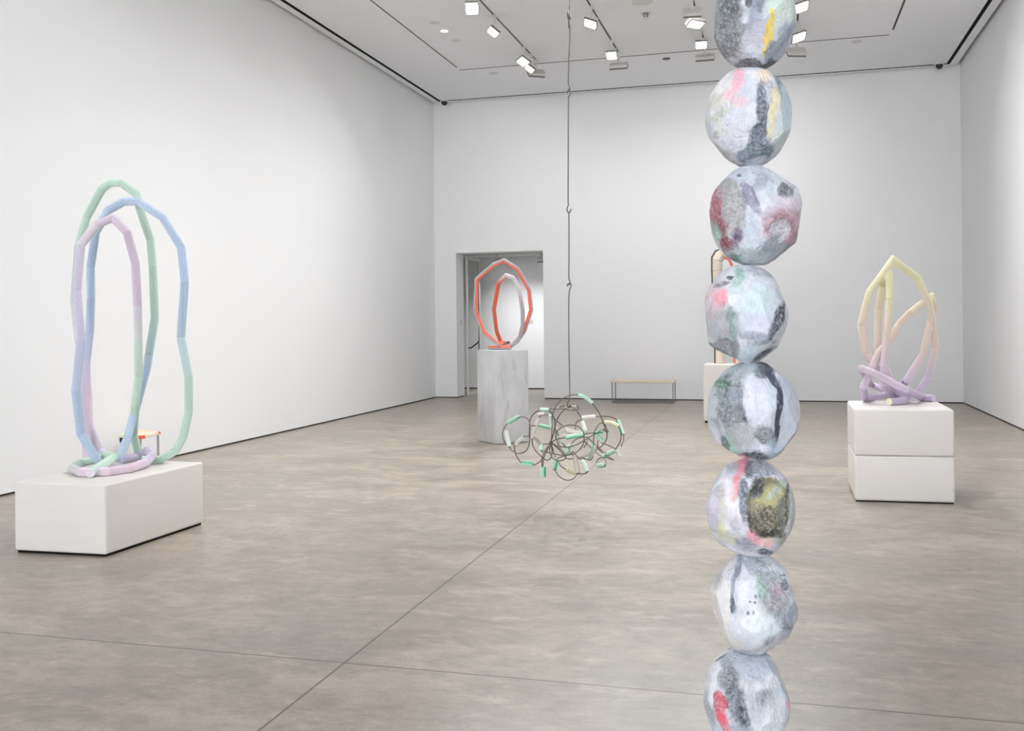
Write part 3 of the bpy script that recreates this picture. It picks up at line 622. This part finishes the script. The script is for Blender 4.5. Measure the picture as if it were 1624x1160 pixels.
for fi, (pts, w, kd) in enumerate(Fo):
    m = np.mean(np.array(pts), axis=0); dd = (ws[:, 0]-m[0])**2+(ws[:, 1]-m[1])**2; k = int(np.argmin(dd)); d0 = ws[k, 2]
    fp = spline(pts, 6) if len(pts) > 2 else [tuple(np.array(pts[0])*(1-t/6)+np.array(pts[1])*t/6) for t in range(7)]
    dep_ = []
    for q in (pts[0], pts[-1]):
        d2 = (ws[:, 0]-q[0])**2+(ws[:, 1]-q[1])**2+((ws[:, 2]-d0)*300)**2; j_ = int(np.argmin(d2)); dep_.append(ws[j_, 2] if d2[j_] < 900 else d0)
    P = [atd(*t_(*q), dep_[0]+(dep_[1]-dep_[0])*i/(len(fp)-1)) for i, q in enumerate(fp)]
    rad = w*.1466/2/f*d0*1.12; n = 20
    prof = [(c*(.80 if i == 5 else 1), s*(.80 if i == 5 else 1)) for i, (c, s) in enumerate(circ(n, fi*1.3))]
    V, Fc, info = tube_geo(P, rad, prof); me = mesh('foam_sleeve', V, Fc)
    c1, c2, c3 = pv[kd]; cols = []
    for i, (idx, j, X) in enumerate(info): cols.append(c3 if j in (4, 5, 6) and kd in 'gh' else (c2 if (j < 10) else c1))
    setcol(me, cols); o = link('foam_sleeve', me, M['foam'], tg)
    o['label'] = {'g': 'green foam sleeve with a darker slit', 'h': 'white and green split foam sleeve', 'w': 'white foam sleeve', 'b': 'beige foam sleeve', 'y': 'cream foam sleeve', 'p': 'pale translucent grey green sleeve'}[kd]
# ------------------------------------------------------------------ boulder column
rng = np.random.RandomState(3)
def vnoise(p, scale, seed=0):
    q = p*scale+seed*17.31; i = np.floor(q).astype(np.int64); fr = q-i; fr = fr*fr*(3-2*fr); out = 0
    for dx in (0, 1):
        for dy in (0, 1):
            for dz in (0, 1):
                h = ((i[:, 0]+dx)*374761393+(i[:, 1]+dy)*668265263+(i[:, 2]+dz)*2147483647+seed*1013904223) & 0x7fffffff
                h = ((h ^ (h >> 13))*1274126177) & 0x7fffffff
                v = (h % 65536)/65536.
                w = (fr[:, 0] if dx else 1-fr[:, 0])*(fr[:, 1] if dy else 1-fr[:, 1])*(fr[:, 2] if dz else 1-fr[:, 2])
                out = out+v*w
    return out
bm = bmesh.new(); bmesh.ops.create_icosphere(bm, subdivisions=7, radius=1)
bm.verts.ensure_lookup_table(); SD = np.array([v.co[:] for v in bm.verts]); SF = [tuple(v.index for v in fc.verts) for fc in bm.faces]; bm.free()
def sst(x, a, b):
    t = np.clip((x-a)/(b-a), 0, 1); return t*t*(3-2*t)
DO = 3.0
PX = f/DO
def P_(u, v, ru, rv, ang, col, soft=.35, pit=0, k=1, dep=0, warp=.35): return dict(u=u, v=v, ru=ru, rv=rv, a=math.radians(ang), c=lin(col), s=soft, pit=pit, k=k, dep=dep, w=warp)
def K_(cx, cy, hw, hh):
    """patch in the pixels of the crop that was studied"""
    def g_(x, y, rx, ry, ang, col, *a, **kw): return P_((x-cx)/hw, -(y-cy)/hh, rx/hw, ry/hh, -ang, col, *a, **kw)
    return g_
ORBS = []
W1 = (222, 224, 232)
q = K_((1196-1090)*4.295, 35*4.295, 64*4.295, 75*4.295)
ORBS.append((1196, 34, 129, 152, (206, 210, 216), [
 q(260, 180, 110, 260, 12, (186, 190, 196), .3, pit=1), q(300, 20, 60, 110, 10, (160, 168, 178), .4, pit=1), q(420, 20, 22, 34, 0, (84, 88, 98), .3, pit=.6), q(470, 90, 40, 130, 20, (150, 164, 186), .5, pit=.5),
 q(650, 90, 90, 170, 0, (216, 228, 222), .4, pit=.1), q(600, 60, 40, 110, 0, (206, 224, 216), .4), q(480, 220, 60, 120, -15, (206, 206, 222), .5), q(560, 215, 32, 130, 12, (240, 216, 120), .15, k=.95), q(530, 350, 22, 50, 30, (240, 222, 132), .2), 
 q(590, 340, 100, 50, -35, (160, 168, 184), .3, pit=.3, dep=.03), q(550, 445, 60, 40, -20, (104, 108, 122), .25, pit=.5), q(420, 430, 100, 28, 0, (150, 148, 154), .3, pit=.6), q(680, 230, 50, 60, 40, (170, 180, 200), .4, pit=.3)],
 [(-.9, .1), (.9, -.35)]))
q = K_((1187-1090)*4.295, 187*4.295, 67.5*4.295, 78*4.295)
ORBS.append((1187, 187, 135, 157, (222, 222, 232), [
 q(230, 590, 110, 100, -30, (236, 232, 232), .3), q(345, 540, 40, 80, 18, (236, 176, 190), .3), q(300, 620, 90, 36, -25, (232, 186, 198), .4), q(350, 690, 70, 40, 0, (222, 190, 200), .6), q(190, 680, 70, 60, 0, (214, 214, 204), .4, pit=.15),
 q(240, 760, 90, 26, -25, (212, 218, 190), .5, pit=.4), q(215, 850, 30, 60, 10, (228, 228, 190), .4, pit=.1), q(205, 895, 18, 22, 0, (150, 146, 110), .4, pit=.9), q(300, 880, 120, 150, 0, (214, 216, 226), .5),
 q(505, 740, 36, 150, -6, (156, 172, 190), .25, pit=1, dep=.03), q(480, 900, 40, 110, 25, (160, 172, 190), .3, pit=.9), q(450, 1020, 120, 60, -20, (186, 202, 220), .3, pit=.9), q(540, 1020, 50, 50, 0, (170, 186, 204), .3, pit=.9),
 q(525, 530, 40, 50, -20, (240, 222, 196), .6), q(590, 760, 36, 190, 8, (240, 230, 190), .35), q(640, 620, 40, 100, -20, (160, 172, 192), .4, pit=.6), q(660, 780, 50, 190, 0, (206, 222, 232), .4), q(640, 960, 60, 90, 20, (206, 224, 220), .5), q(280, 1060, 100, 40, 30, (186, 184, 184), .5)],
 [(-.7, -.6), (.75, -.55)]))
q = K_(696, 593, 461, 512)
ORBS.append((1198, 342, 143, 159, (212, 217, 228), [
 q(400, 560, 190, 340, 10, (206, 200, 206), .15, pit=.5, dep=.05, warp=.15), q(480, 600, 130, 290, -4, (220, 222, 224), .3, pit=.6), q(290, 560, 60, 260, 8, (204, 112, 132), .5, pit=.5), q(340, 700, 60, 130, -15, (212, 130, 146), .5, pit=.7),
 q(400, 870, 70, 70, 0, (190, 62, 94), .35, pit=.9), q(520, 800, 50, 80, 0, (156, 120, 164), .4, pit=.8), q(440, 270, 110, 50, 10, (168, 172, 170), .4, pit=.1), q(650, 400, 60, 170, -32, (152, 152, 172), .2, dep=.04), q(690, 500, 40, 100, -35, (180, 180, 198), .3, pit=.3),
 q(760, 260, 60, 80, 0, (158, 166, 180), .5), q(560, 190, 90, 60, 15, (190, 198, 208), .6), q(545, 195, 26, 20, 0, (62, 66, 76), .3), q(985, 350, 70, 80, -20, (168, 172, 182), .3, pit=1),
 q(960, 740, 180, 230, 22, (222, 170, 182), .4, pit=.6, dep=.02, warp=.2), q(930, 760, 100, 130, 10, (202, 198, 210), .2, dep=.05, warp=.2), q(990, 470, 150, 60, 10, (214, 204, 216), .5), q(560, 1010, 260, 110, 0, (184, 194, 200), .4, pit=.1), q(900, 940, 200, 110, 20, (182, 196, 208), .4, pit=.3),
 q(275, 760, 40, 110, -15, (164, 202, 190), .4), q(490, 1010, 60, 40, 30, (110, 150, 138), .5, pit=.3), q(640, 740, 90, 200, 0, (206, 218, 230), .6, pit=.2), q(1130, 670, 14, 16, 0, (80, 60, 70), .3)],
 [(-.55, .6), (.6, -.65)]))
q = K_(580, 574, 435, 500)
ORBS.append((1180, 499, 135, 158, (216, 220, 230), [
 q(430, 190, 200, 100, 20, (220, 220, 226), .5), q(540, 160, 45, 70, -10, (162, 214, 200), .4, pit=.4), q(510, 260, 60, 90, 0, (198, 226, 220), .4, pit=.2), q(440, 195, 36, 22, 0, (116, 120, 130), .3, pit=.8), 
 q(280, 440, 120, 190, 10, (226, 196, 206), .3, pit=.15), q(345, 410, 70, 90, 10, (238, 160, 174), .35, k=.9), q(230, 590, 70, 40, 0, (236, 178, 192), .3), q(360, 280, 80, 24, -15, (168, 166, 172), .3, pit=.5, dep=.02),
 q(330, 680, 200, 200, 0, (172, 174, 178), .25), q(440, 560, 70, 80, 0, (148, 160, 160), .4), q(480, 700, 40, 150, 0, (132, 164, 150), .3, pit=.2), q(330, 930, 160, 110, -25, (148, 150, 154), .4, pit=.3, dep=.02), q(490, 900, 50, 110, 0, (128, 130, 134), .3),
 q(720, 470, 190, 200, 0, (208, 226, 232), .3), q(700, 640, 190, 90, 0, (206, 210, 226), .5), q(700, 800, 200, 40, 10, (180, 190, 208), .5, pit=.4), q(620, 960, 110, 90, 0, (196, 210, 220), .4), q(930, 610, 40, 150, 16, (92, 98, 114), .3, pit=1), q(860, 740, 40, 90, 25, (160, 166, 186), .4, pit=.9),
 q(770, 1000, 120, 40, -25, (86, 92, 106), .35, pit=.5), q(700, 110, 130, 50, 5, (192, 194, 208), .5), q(900, 250, 110, 60, -30, (222, 224, 234), .5)],
 [(-.75, .5), (.8, .35), (-.6, -.75), (.75, -.6)]))
q = K_(668, 567, 467, 503)
ORBS.append((1194, 653, 145, 158, (208, 212, 224), [
 q(540, 150, 200, 100, 15, (184, 198, 200), .4, pit=.2), q(430, 480, 170, 250, 8, (176, 186, 190), .25, pit=.9, dep=.07, warp=.2), q(370, 290, 80, 50, -10, (140, 180, 160), .4, pit=.8), q(470, 420, 80, 100, 0, (190, 200, 214), .5, pit=.4), q(520, 560, 80, 130, 0, (154, 160, 166), .4, pit=.3), q(600, 600, 30, 90, 0, (112, 118, 132), .4, pit=1),
 q(250, 560, 60, 150, 10, (198, 204, 206), .3), q(740, 470, 170, 300, -3, (216, 218, 232), .12, warp=.1), q(740, 200, 60, 40, 0, (160, 168, 180), .5, pit=.8), q(860, 460, 50, 260, -6, (202, 214, 222), .3),
 q(800, 140, 60, 100, -42, (98, 104, 116), .3, pit=.25), q(870, 240, 34, 170, -30, (86, 90, 104), .15, warp=.08), q(928, 540, 34, 300, 0, (74, 78, 92), .10, warp=.05), q(912, 830, 34, 130, 24, (76, 80, 94), .12, warp=.05),
 q(990, 300, 60, 210, -20, (186, 192, 208), .4), q(1040, 560, 60, 240, 0, (206, 212, 228), .5), q(570, 820, 170, 130, -20, (178, 180, 182), .25, pit=.1), q(780, 790, 80, 90, -10, (190, 200, 208), .3, pit=1), q(450, 930, 50, 130, -30, (162, 206, 190), .3), q(390, 890, 30, 90, -25, (130, 142, 142), .4, pit=.6), q(700, 990, 110, 36, 8, (100, 110, 122), .4, pit=.9), q(560, 1020, 60, 30, 0, (206, 120, 140), .4), q(880, 940, 90, 80, 0, (188, 204, 220), .5)],
 [(.95, .05), (-.8, -.4), (.75, -.62)]))
q = K_(645, 554, 442, 503)
ORBS.append((1190, 806, 138, 157, (222, 222, 232), [
 q(560, 130, 60, 100, 12, (228, 140, 156), .35), q(640, 160, 50, 90, 12, (102, 106, 118), .35), q(450, 120, 60, 70, 0, (186, 188, 192), .3), q(720, 130, 50, 80, 0, (170, 174, 178), .4), q(520, 250, 50, 40, -20, (236, 150, 156), .4), q(490, 390, 40, 130, 8, (240, 130, 140), .3, k=.95), q(430, 400, 70, 140, 0, (232, 226, 232), .5), q(360, 420, 60, 60, 0, (218, 218, 216), .3, pit=.4),
 q(575, 420, 40, 150, 4, (180, 190, 208), .3, pit=1), q(590, 590, 36, 120, 0, (172, 176, 200), .4, pit=.7), q(750, 230, 110, 70, -20, (206, 216, 230), .5, pit=.7), q(370, 620, 50, 170, 0, (222, 224, 206), .4, pit=.25), q(360, 780, 60, 70, 0, (228, 230, 190), .5), q(440, 880, 120, 60, 20, (210, 212, 196), .4), q(280, 600, 70, 160, 0, (222, 214, 232), .5),
 q(680, 830, 90, 90, -10, (232, 150, 168), .3), q(800, 880, 80, 60, 0, (234, 190, 190), .4), q(920, 830, 80, 70, 30, (168, 170, 162), .4),
 q(825, 545, 215, 300, 8, (168, 166, 142), .045, pit=.0, dep=.30, warp=.08), q(840, 450, 150, 130, 0, (190, 185, 138), .5), q(700, 400, 60, 50, -20, (166, 178, 184), .4, pit=.4), q(900, 370, 120, 34, -42, (186, 198, 188), .25), q(720, 340, 60, 90, 35, (120, 120, 118), .4, pit=.8), q(790, 660, 170, 120, 0, (164, 156, 128), .3, pit=1), q(820, 790, 140, 36, 0, (112, 106, 96), .35, pit=1), q(950, 600, 50, 180, 5, (140, 144, 142), .4, pit=.3), q(1000, 480, 22, 200, 4, (120, 118, 112), .3, pit=.6), q(640, 700, 20, 100, -14, (120, 112, 108), .3, pit=.7),
 q(1040, 560, 30, 250, 3, (212, 218, 212), .4, pit=.5), q(780, 970, 70, 30, 10, (100, 118, 134), .4, pit=.6), q(600, 930, 100, 70, 0, (200, 204, 224), .4, pit=.6)],
 [(-.85, -.45), (-.75, .5)]))
q = K_(673, 561, 440, 497)
ORBS.append((1194.5, 957, 137, 155, (222, 226, 234), [
 q(340, 620, 120, 360, 0, (224, 222, 220), .2, warp=.15), q(420, 170, 70, 90, 0, (206, 204, 202), .3), q(320, 330, 60, 90, 0, (228, 228, 230), .3, pit=.6), q(520, 220, 34, 120, 15, (146, 150, 164), .25, dep=.03), q(475, 380, 24, 130, 8, (160, 166, 184), .25, dep=.03), q(455, 580, 24, 110, -6, (96, 104, 122), .2, dep=.04), q(480, 640, 24, 50, 0, (140, 152, 172), .3),
 q(560, 660, 90, 60, -40, (206, 208, 218), .3), q(430, 920, 220, 60, 32, (220, 218, 212), .4), q(880, 480, 130, 210, -28, (206, 214, 222), .4, pit=.8, dep=.04), q(760, 400, 50, 120, -10, (198, 224, 216), .5, pit=.4), q(930, 420, 60, 70, -10, (232, 206, 220), .5, pit=.5), q(880, 560, 110, 70, -30, (216, 206, 216), .5, pit=.7), q(980, 370, 28, 46, -10, (120, 130, 146), .3, pit=.5), q(970, 278, 24, 10, 0, (116, 124, 140), .3), q(950, 730, 110, 60, 40, (176, 186, 202), .4, pit=.8), q(1030, 640, 40, 130, 25, (170, 180, 200), .4, pit=.5), q(990, 850, 70, 60, 40, (196, 204, 222), .4),
 q(620, 670, 16, 24, 0, (110, 108, 112), .3), q(675, 665, 14, 24, 0, (110, 118, 132), .3), q(690, 555, 14, 14, 0, (90, 98, 112), .3), q(700, 495, 14, 20, 0, (120, 128, 140), .3), q(640, 550, 12, 12, 0, (110, 118, 130), .3), q(590, 1025, 60, 24, 0, (170, 174, 190), .4), q(780, 780, 160, 130, 0, (216, 224, 232), .5), q(830, 920, 60, 60, 0, (206, 212, 226), .4, pit=.6)],
 [(-.92, .25), (-.6, .72), (.85, -.5), (-.7, -.65)]))
q = K_((1183-1090)*7.735, 98*7.735, 67.5*7.735, 80*7.735)
ORBS.append((1183, 1108, 136, 158, (216, 222, 230), [
 q(350, 420, 160, 330, 12, (228, 230, 234), .3), q(520, 160, 40, 50, 0, (176, 176, 176), .4), q(700, 400, 260, 170, 0, (190, 198, 210), .3, pit=.15), q(500, 400, 70, 70, 20, (176, 184, 200), .4, pit=.4), q(980, 380, 130, 90, 0, (190, 202, 216), .3), q(860, 230, 230, 40, 0, (176, 190, 204), .4),
 q(540, 600, 130, 150, 0, (196, 200, 208), .3, pit=1), q(700, 620, 90, 70, 0, (216, 214, 218), .4, pit=.3), q(600, 850, 130, 260, -12, (170, 178, 190), .3, pit=.9), q(680, 930, 60, 130, -20, (120, 126, 140), .4, pit=1), q(850, 820, 130, 160, 10, (204, 206, 216), .5, pit=.2), q(980, 750, 120, 100, 0, (196, 202, 214), .4, pit=.8), q(1060, 900, 110, 250, 10, (222, 226, 234), .4), q(1170, 600, 60, 130, 0, (204, 216, 228), .4),
 q(410, 880, 70, 190, -4, (226, 92, 112), .22, pit=.35), q(470, 1080, 60, 150, -28, (226, 96, 116), .25), q(300, 960, 60, 160, -20, (206, 208, 218), .4, pit=.5), q(1230, 800, 20, 60, 0, (236, 180, 200), .4), q(430, 310, 90, 12, -30, (110, 112, 122), .3), q(660, 1120, 160, 50, 10, (170, 180, 194), .4)],
 [(-.7, .65), (.75, .6), (.92, -.1)]))
ORBS.append((1186, 1262, 138, 157, (214, 218, 228), [P_(-.2, .2, .5, .6, 10, (186, 192, 202), .3, pit=.7), P_(.4, .1, .3, .5, 0, (206, 220, 226), .4), P_(-.1, -.4, .3, .2, 0, (232, 170, 186), .4)], [(-.7, .6), (.8, -.4)]))
col_e = empty('boulder_column', tuple(atd(1190, 511.4, DO)*np.array([1, 1, 0]))); tag(col_e, 'tall column of rough painted boulders in grey, white and pastel stacked one on another in the foreground', 'sculpture')
names = ['top orb cut by the frame, pitted grey with a yellow streak', 'second orb, lilac with pink and a band of blue pits', 'third orb with two shallow craters rimmed in red and pink', 'fourth orb with pink patch, pale blue panel and dark streaks', 'fifth orb with a pitted crater and a long charcoal band', 'sixth orb with a deep olive cavity and coral streak', 'seventh orb, white faceted with a dark crease', 'eighth orb with pitted grey centre and red streak', 'lowest orb, resting on the floor below the frame']
for oi, (cx, cy, w, h, base, pats, facets) in enumerate(ORBS):
    rs = np.random.RandomState(40+oi); cen_ = atd(cx, cy, DO)
    view = norm(O-cen_); Ri = norm(np.cross(U0, view)); Ui = np.cross(view, Ri)
    rw, rh = w/2/PX, h/2/PX
    d = SD; U_, V_, N_ = d[:, 0], d[:, 1], d[:, 2]          # local: right, up, toward viewer
    r = np.ones(len(d))
    pl_ = [(np.array([u, v, rs.uniform(-.1, .5)]), rs.uniform(.93, .965)) for u, v in facets]
    for _ in range(24):
        n_ = rs.normal(size=3); pl_.append((n_, rs.uniform(.87, .965)))
    for sgn in (1, -1): pl_.append((np.array([rs.uniform(-.1, .1), sgn, 0.]), .972))
    fid = np.zeros(len(d), int)
    for k_, (n_, dd) in enumerate(pl_):
        n_ = n_/np.linalg.norm(n_); c = np.maximum(d@n_, 1e-3); q_ = dd/c; hit = q_ < r; fid[hit] = k_+1; r = np.minimum(r, q_)
    nz = vnoise(d, 2.6, oi)-.5; nz2 = vnoise(d, 7, oi+9)-.5
    rdg = 1-np.abs(2*vnoise(d, 4.2, oi+61)-1); rdg2 = 1-np.abs(2*vnoise(d, 9.5, oi+62)-1)
    r = r+nz*.018+nz2*.008-sst(rdg, .90, 1)*.014*sst(vnoise(d, 2, oi+64), .45, .6)-sst(rdg2, .88, 1)*.009*sst(vnoise(d, 3, oi+63), .52, .66)
    # sheet-like wrinkles
    wr = np.sin((d@norm(rs.normal(size=3)))*38+nz*14+nz2*6); wm = sst(vnoise(d, 2.2, oi+31), .52, .68)
    r += wm*(np.abs(wr)-.6)*.014
    col = np.tile(np.array(lin(base)), (len(d), 1)); pit = sst(vnoise(d, 3, oi+50), .62, .75)*.25
    tints = np.array([lin(c_) for c_ in ((224, 226, 234), (204, 208, 220), (216, 224, 232), (230, 230, 236), (196, 202, 212), (218, 214, 228))]); ft = rs.randint(0, 6, 40)
    col = col*.45+tints[ft[fid]]*.55
    for c_, th in (((196, 202, 214), .56), ((228, 230, 238), .58), ((206, 214, 222), .62)):
        m_ = sst(vnoise(d, 2.7, oi*3+int(th*100)), th-.06, th+.06)[:, None]*.6; col = col*(1-m_)+np.array(lin(c_))*m_
    mt = vnoise(d, 9, oi+81)*.5+vnoise(d, 22, oi+82)*.3+vnoise(d, 50, oi+83)*.2; streak = vnoise(d*np.array([3.0, .7, 1.]), 14, oi+84)
    back = sst(-N_, -.1, .2)
    for c_, sd_ in (((232, 186, 198), 71), ((200, 222, 216), 72), ((170, 178, 190), 73)):
        m_ = (sst(vnoise(d, 2.0, oi+sd_), .60, .68)*back)[:, None]*.8; col = col*(1-m_)+np.array(lin(c_))*m_
    wpx = vnoise(d, 6, oi+5)-.5+(vnoise(d, 16, oi+6)-.5)*.6
    zoff = np.zeros(len(d)); wfine = vnoise(d, 34, oi+8)-.5+vnoise(d, 12, oi+12)-.5; wpx = wpx*1.5+(vnoise(d, 40, oi+7)-.5)*.35
    front = sst(N_, -.05, .15)
    # silhouette is ellipsoidal: normalised coordinates are U_,V_ directly
    for p in pats:
        du, dv = U_-p['u'], V_-p['v']; ca, sa = math.cos(p['a']), math.sin(p['a'])
        a = (du*ca+dv*sa)/p['ru']; b = (-du*sa+dv*ca)/p['rv']; q_ = np.sqrt(a*a+b*b)+wpx*p['w']
        ss = min(.9, p['s']*1.7 if p['s'] > .2 else p['s']); m_ = sst(-q_, -(1+ss*.6), -(1-ss*.6))*front*(.84 if p['s'] > .2 else 1)*(1-.35*sst(wfine, .15, .45))
        if p['dep']:
            dm = sst(-q_, -1.0, -.80 if p['dep'] > .2 else -.55)*front
            if p['dep'] > .2: dm = dm*(.8+.35*(vnoise(d, 7, 77)-.5)+.25*np.clip(1-q_, 0, 1))
            r -= (0 if p['dep'] > .2 else p['dep'])*dm; zoff = zoff+(p['dep'] if p['dep'] > .2 else 0)*dm
            rim = np.exp(-((q_-1.03)/.07)**2)*front; r += rim*.008
        mm = (m_*p['k'])[:, None]; col = col*(1-mm)+np.array(p['c'])*mm
        if p['pit'] or p['k'] > .5: pit = pit*(1-m_)+p['pit']*m_
    col = 1.12*col*(1-.07*sst(mt, .50, .36)-.06*sst(streak, .50, .30)+.04*sst(mt, .55, .68))[:, None]
    # small coarse pits carved in the surface
    pn = vnoise(d, 24, oi+3)*.6+vnoise(d, 48, oi+4)*.4; r -= sst(pn, .50, .38)*pit*.022; r += sst(pn, .54, .66)*pit*.010
    L0 = np.abs(d*r[:, None]).max(axis=0); L = d*r[:, None]/L0*np.array([rw, rh, (rw+rh)/2]); L[:, 2] -= zoff*1.25*rw
    Vw = cen_+L[:, :1]*Ri+L[:, 1:2]*Ui+L[:, 2:3]*view
    me = bpy.data.meshes.new('orb'); me.vertices.add(len(Vw)); me.vertices.foreach_set('co', Vw.astype(np.float32).ravel())
    nf = len(SF); me.loops.add(nf*3); me.loops.foreach_set('vertex_index', np.array(SF, dtype=np.int32).ravel())
    me.polygons.add(nf); me.polygons.foreach_set('loop_start', np.arange(0, nf*3, 3, dtype=np.int32)); me.update(calc_edges=True); me.validate()
    me.polygons.foreach_set('use_smooth', [True]*nf)
    setcol(me, np.clip(col, 0, 1)); at_ = me.attributes.new('pit', 'FLOAT', 'POINT'); at_.data.foreach_set('value', pit.astype(np.float32))
    o = link('orb', me, M['orb'], col_e); o['label'] = names[oi]
# ------------------------------------------------------------------ unseen fill light added through the world, entering the end left open
w = bpy.data.worlds.new('world'); sc.world = w; w.use_nodes = True
bg = w.node_tree.nodes['Background']; bg.inputs[0].default_value = (.94, .965, 1, 1); bg.inputs[1].default_value = 5.7
